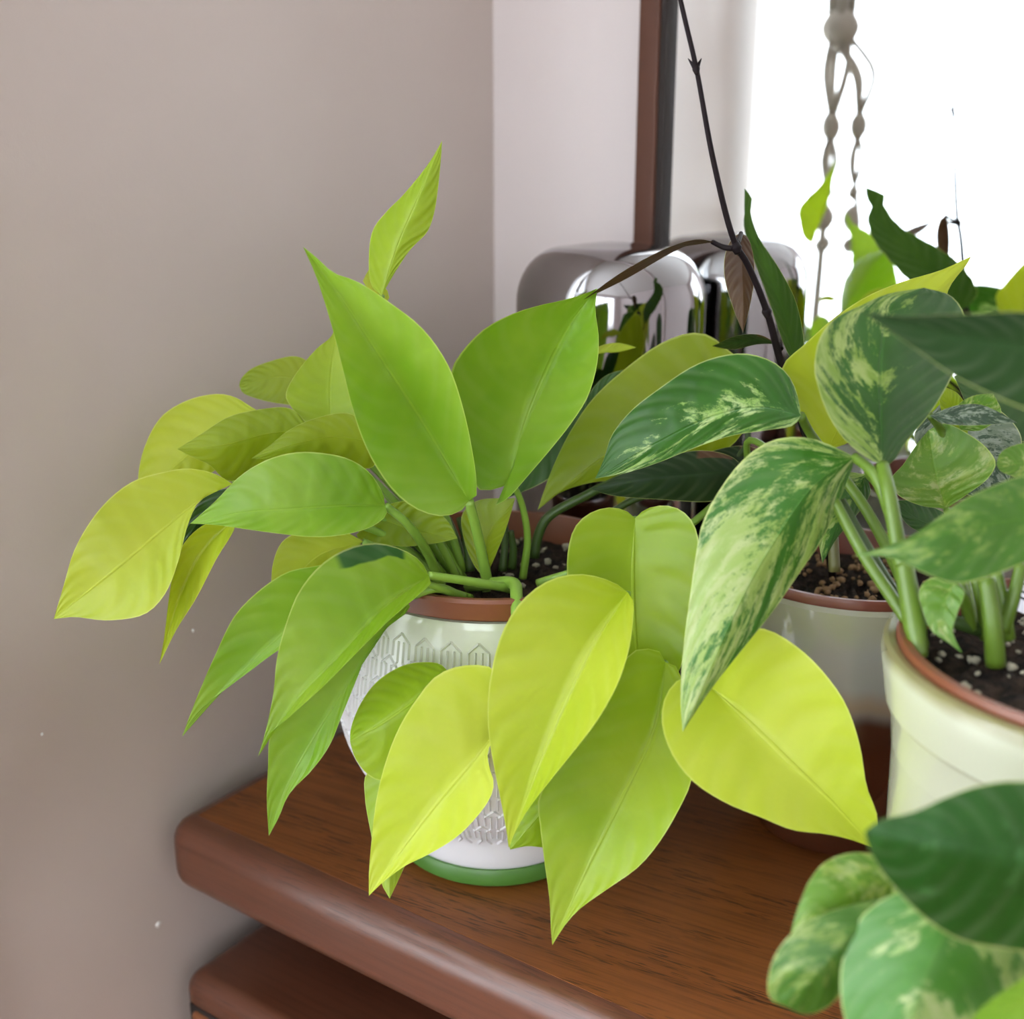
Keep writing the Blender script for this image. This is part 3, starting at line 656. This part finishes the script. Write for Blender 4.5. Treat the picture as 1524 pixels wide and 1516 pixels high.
V('var_lime', (.575,.570,.570,.575), [(1408,757),(1395,715),(1388,680),(1382,640)],
  [(1370,752),(1335,735),(1325,715),(1345,690),(1365,660)], [(1440,735),(1470,712),(1482,690),(1470,668),(1440,645),(1405,630)], -.006, -.010,
  pet=[(1420,790,.56),(1440,880,.53),(1450,930,.52)])
V('silvery', (.555,.550,.548), [(1384,618),(1450,616),(1514,629)], [(1420,604),(1455,601),(1485,612)], [(1400,629),(1440,633),(1485,631)], 0, 0, nu=16, pet=[(1400,640,.57),(1430,700,.57)])  # this leaf's pale sheen is put into the silver colour
V('var_lime', (.575,.570,.565), [(1430,640),(1450,610),(1478,585)], [(1420,610),(1445,590)], [(1460,640),(1490,615)], 0, 0, nu=16)
V('olive', (.585,.580,.578), [(1440,650),(1420,610),(1405,575)], [(1405,620),(1398,590)], [(1440,610),(1425,585)], 0, 0, nu=16)
V('silvery', (.610,.605,.600), [(1400,600),(1450,660),(1500,720)], [(1360,650),(1400,700),(1450,740)], [(1470,600),(1520,650)], 0, 0)
V('deep', (.630,.625,.620), [(1560,640),(1500,590),(1420,560)], [(1540,580),(1460,540)], [(1540,690),(1460,640)], 0, 0)
V('deep', (.625,.625,.620), [(1560,720),(1500,700),(1440,700)], [(1540,660),(1470,670)], [(1540,760),(1470,740)], 0, 0)
V('var_lime', (.520,.518,.515), [(1560,690),(1520,690),(1483,690)], [(1540,660),(1505,664),(1488,675)], [(1540,716),(1505,708),(1488,700)], 0, 0, nu=16)
V('deep', (.60,.60,.60), [(1440,790),(1370,775),(1330,745)], [(1410,765),(1360,745)], [(1400,800),(1350,780)], 0, 0)
V('var', (.575,.570,.568), [(1290,705),(1255,760),(1224,838)], [(1250,705),(1222,755),(1218,800)], [(1295,735),(1270,772),(1245,802)], 0, .004, pet=[(1310,730,.56),(1350,850,.53),(1375,930,.515)])
V('var_lime', (.478,.476,.474,.470), [(1420,868),(1402,905),(1405,940),(1432,972)], [(1385,860),(1368,878),(1374,910),(1386,938),(1405,952)], [(1435,880),(1425,912),(1418,938)], .004, -.004, pet=[(1436,890,.485),(1446,935,.492)])
V('var_dark', (.355,.352,.352,.362), [(1680,1290),(1540,1285),(1400,1255),(1286,1238)],
  [(1650,1190),(1524,1162),(1460,1168),(1410,1185),(1360,1208),(1310,1220)], [(1650,1400),(1524,1416),(1480,1410),(1430,1400),(1380,1370),(1330,1320),(1300,1278)], .012, .016,
  pet=[(1760,1240,.36),(1790,1060,.39),(1740,990,.45)])
V('var_sage', (.395,.385,.380,.385), [(1440,1300),(1400,1400),(1360,1500),(1330,1620)],
  [(1400,1310),(1330,1330),(1285,1360),(1258,1410),(1250,1460),(1258,1520),(1285,1580)], [(1480,1310),(1540,1360),(1540,1450),(1500,1530),(1420,1600)], .016, .012,
  pet=[(1500,1280,.39),(1640,1200,.37),(1740,1060,.385)])
V('green', (.372,.368,.366), [(1620,1450),(1520,1490),(1440,1530)], [(1560,1440),(1500,1470),(1455,1505)], [(1620,1520),(1540,1560)], 0, 0, pet=[(1700,1300,.37),(1780,1080,.39)])
V('var_lime', (.420,.415,.412,.415), [(1330,1310),(1270,1330),(1210,1370),(1175,1420)],
  [(1320,1280),(1295,1270),(1260,1270),(1225,1285),(1205,1310),(1190,1345),(1178,1385)], [(1325,1340),(1280,1390),(1220,1420)], .006, .004,
  pet=[(1400,1290,.41),(1560,1230,.39),(1720,1070,.39)])
V('var_mid', (.405,.398,.396,.402), [(1330,1330),(1270,1390),(1215,1450),(1175,1500)],
  [(1285,1342),(1240,1354),(1195,1375),(1160,1410),(1144,1450),(1146,1485)], [(1300,1400),(1265,1455),(1240,1492),(1210,1508),(1190,1508)], .008, .006,
  pet=[(1400,1300,.40),(1560,1240,.38),(1720,1070,.388)])
# stout stalk with its blunt end, and the other stalks rising from the soil
tube(MB(), [U(1240,742,.525), U(1285,825,.512), U(1325,885,.505), U(1352,925,.50)], [.0026,.0030], 10).build('stalk', M['petiole_var'], MP, smooth=True)
tube(MB(), [U(1252,745,.530), U(1300,830,.518), U(1345,905,.508)], [.0022,.0026], 10).build('stalk', M['petiole_dark'], MP, smooth=True)
tube(MB(), [U(1345,840,.492), U(1358,910,.486), U(1368,966,.480), U(1370,978,.479)], [.0040,.0044,.0048,.0030], 12, 24).build('stalk', M['petiole_var'], MP, smooth=True)
for (x0,y0,x1,y1,r0,d) in [(1425,850,1443,930,.0026,.50),(1452,860,1468,950,.0028,.49),(1468,860,1482,990,.0042,.475),(1482,850,1500,950,.0032,.485),(1520,840,1492,940,.0030,.48),(1400,920,1470,940,.0034,.492)]:
    tube(MB(), [U(x0,y0,d), U((x0+x1)/2+2,(y0+y1)/2,d), U(x1,y1,d+.004)], [r0*.85,r0], 10).build('stalk', M['petiole_var' if r0 != .0034 else 'petiole_dark'], MP, smooth=True)

# --- hoya
H = lambda *a, **k: leaf(HY, *a, **{**dict(pmat='vine'), **k})
vp = [(sp.x-.012, sp.y+.008, SZ-.015), U(1215,700,.632), U(1160,532,.622), U(1142,465,.612), U(1112,392,.600), U(1094,362,.595), U(1062,240,.580), U(1036,100,.566), U(1022,40,.560), U(1008,-20,.556), U(985,-120,.55)]
tube(MB(), [Vector(p) for p in vp], [.0025,.0024,.0022,.0017,.0013,.0012], 10, 110).build('vine_stem', M['vine'], HY, smooth=True)
for (x, y, dx, dy, d, r0) in [(1036,97,-12,-10,.566,.0010),(1036,97,8,-10,.566,.0010)]:
    tube(MB(), [U(x,y+6,d), U(x+dx*.5,y+dy*.2,d), U(x+dx,y+dy,d)], [r0*1.6,r0*.2], 8).build('spur', M['vine'], HY, smooth=True)
for (x, y, d, r0) in [(1036,102,.566,.0020),(1096,368,.595,.0030),(1141,463,.612,.0029)]:
    mbn = MB(); tube(mbn, [U(x-1,y-9,d), U(x,y,d), U(x+2,y+10,d)], [r0*.5,r0,r0*.5], 10, 9); mbn.build('node', M['vine'], HY, smooth=True)
tube(MB(), [U(1096,370,.595), U(1078,368,.598), U(1060,360,.602)], [.0016,.0013], 8).build('petiole', M['vine'], HY, smooth=True)
H('hoya_brown', (.600,.602,.606,.612), [(1062,360),(1000,372),(930,410),(868,446)], [(1040,356),(1000,366),(930,402)], [(1030,363),(1000,376),(930,416)], -.020, .018, pw=1.0)
H('hoya_brown', (.610,.612,.616,.620), [(1103,347),(1104,390),(1106,440),(1106,495)], [(1092,352),(1080,375),(1078,410),(1090,455)], [(1112,352),(1122,385),(1122,420),(1115,460)], .004, .004, pet=[(1098,362,.600)], pr_=(.0012,.0014))
H('hoya', (.632,.648,.668,.688,.695), [(1185,545),(1168,470),(1135,385),(1110,330),(1108,280)], [(1172,525),(1145,450),(1118,375),(1107,335),(1110,300)], [(1196,520),(1185,450),(1160,400),(1128,350),(1117,315),(1119,295)], .026, -.026, pet=[(1178,560,.630),(1165,545,.624)], pr_=(.0014,.0016))
H('hoya_dark', (.622,.640,.660), [(1158,512),(1120,507),(1060,515)], [(1130,498),(1095,500)], [(1130,512),(1090,520)], -.01, .01, pet=[(1160,520,.622)])
H('hoya_dark', (.640,.640,.640,.645), [(1110,700),(1040,705),(960,712),(880,728)], [(1090,680),(1040,670),(960,690)], [(1100,735),(1060,746),(980,743),(910,737)], .006, .006, pet=[(1160,730,.64),(1220,800,.632)])
H('hoya_dark', (.660,.660,.665), [(1150,690),(1080,690),(1000,720)], [(1120,665),(1050,675)], [(1120,720),(1050,720)], .006, .006, pet=[(1180,730,.65),(1225,800,.635)])
tube(MB(), [U(1240,800,.62), U(1242,850,.622)], [.0030,.0034], 8).build('stub', M['vine_olive'], HY, smooth=True)

# --- plant tag stuck in the cream pot's soil
tg = thing('plant_tag', U(1500,905,.505), 'small white plastic plant tag with black bars in the cream pot', 'plant tag')
q = [(1487,893),(1517,855),(1575,862),(1560,928),(1490,899)]
face = obj('tag_plate', [U(x,y,.505) for x, y in q] + [U(x,y,.5055) for x, y in q], [(0,1,2,3,4),(9,8,7,6,5),(0,5,6,1),(1,6,7,2),(2,7,8,3),(3,8,9,4),(4,9,5,0)], M['tagwhite'], tg, smooth=False)
for (ax,ay,bx,by,th) in [(1517,876,1560,896,3.0),(1513,884,1555,904,3.0),(1521,866,1565,884,2.2)]:
    obj('bar', [U(ax,ay,.5046), U(bx,by,.5046), U(bx-1,by+th,.5046), U(ax-1,ay+th,.5046)], [(0,1,2,3)], M['tagblack'], tg, smooth=False)

# --- macrame hanger by the window (seen in the mirror)
hx, hy = XL+.080, .190
mh = thing('macrame_hanger', (hx, hy, ZT+.05), 'knotted cord plant hanger seen in the mirror before the window', 'plant hanger')
def knot(z, r, hgt, x=0, y=0, name='knot'):
    lathe(name, [(.0004, z-hgt/2)] + [(r*math.sin(math.pi*(k+.6)/7.2)**.6, z-hgt/2+hgt*(k+.4)/6.8) for k in range(7)] + [(.0004, z+hgt/2)], hx+x, hy+y, M['jute'], mh, n=16)
Z0 = ZT+.568
knot(Z0, .022, .044)
for k in range(5):
    a = k*1.2566; tube(MB(), [(hx+.012*math.cos(a), hy+.012*math.sin(a), Z0+.012), (hx+.016*math.cos(a), hy+.016*math.sin(a), Z0+.10), (hx+.006*math.cos(a), hy+.006*math.sin(a), Z0+.5), (hx, hy, Z0+1.05)], .0044, 6).build('cord', M['jute'], mh, smooth=True)
for (sx_, sy_) in ((0, .010), (-.012, -.030), (.026, -.012)):
    ex, ey = sx_*1.0, sy_*1.0
    for k in range(3):
        a = k*2.094; c, s = math.cos(a), math.sin(a)
        tube(MB(), [(hx+.012*c, hy+.012*s, Z0-.010), (hx+sx_+.013*c, hy+sy_+.013*s, Z0-.05), (hx+ex+.002*c, hy+ey+.002*s, Z0-.092)], .0034, 6).build('cord', M['jute'], mh, smooth=True)
        tube(MB(), [(hx+ex+.002*c, hy+ey+.002*s, Z0-.122), (hx+ex+.008*c, hy+ey+.008*s, Z0-.145), (hx+ex+.002*c, hy+ey+.002*s, Z0-.170)], .0028, 6).build('cord', M['jute'], mh, smooth=True)
    knot(Z0-.107, .0105, .034, ex, ey)
    knot(Z0-.182, .0070, .018, ex, ey); knot(Z0-.212, .0110, .032, ex, ey); knot(Z0-.243, .0090, .020, ex, ey)
    tube(MB(), [(hx+ex, hy+ey, Z0-.165), (hx+ex*1.5, hy+ey*1.5, Z0-.26), (hx+ex*2.2, hy+ey*2.2, Z0-.40), (hx+ex*.3, hy+ey*.3, Z0-.52)], .0034, 6).build('cord', M['jute'], mh, smooth=True)
hp = thing('hanging_pot', (hx, hy, ZT+.06), 'small pale pot held in the knotted cord hanger', 'plant pot')
lathe('pot_body', [(.0001, ZT+.062), (.034, ZT+.062), (.050, ZT+.10), (.052, ZT+.17), (.049, ZT+.17), (.046, ZT+.10), (.0001, ZT+.08)], hx-.002, hy-.012, M['cream'], hp, n=48)
soil_disc(hp, Vector((hx-.002, hy-.012, 0)), .048, ZT+.155, seedn=21)
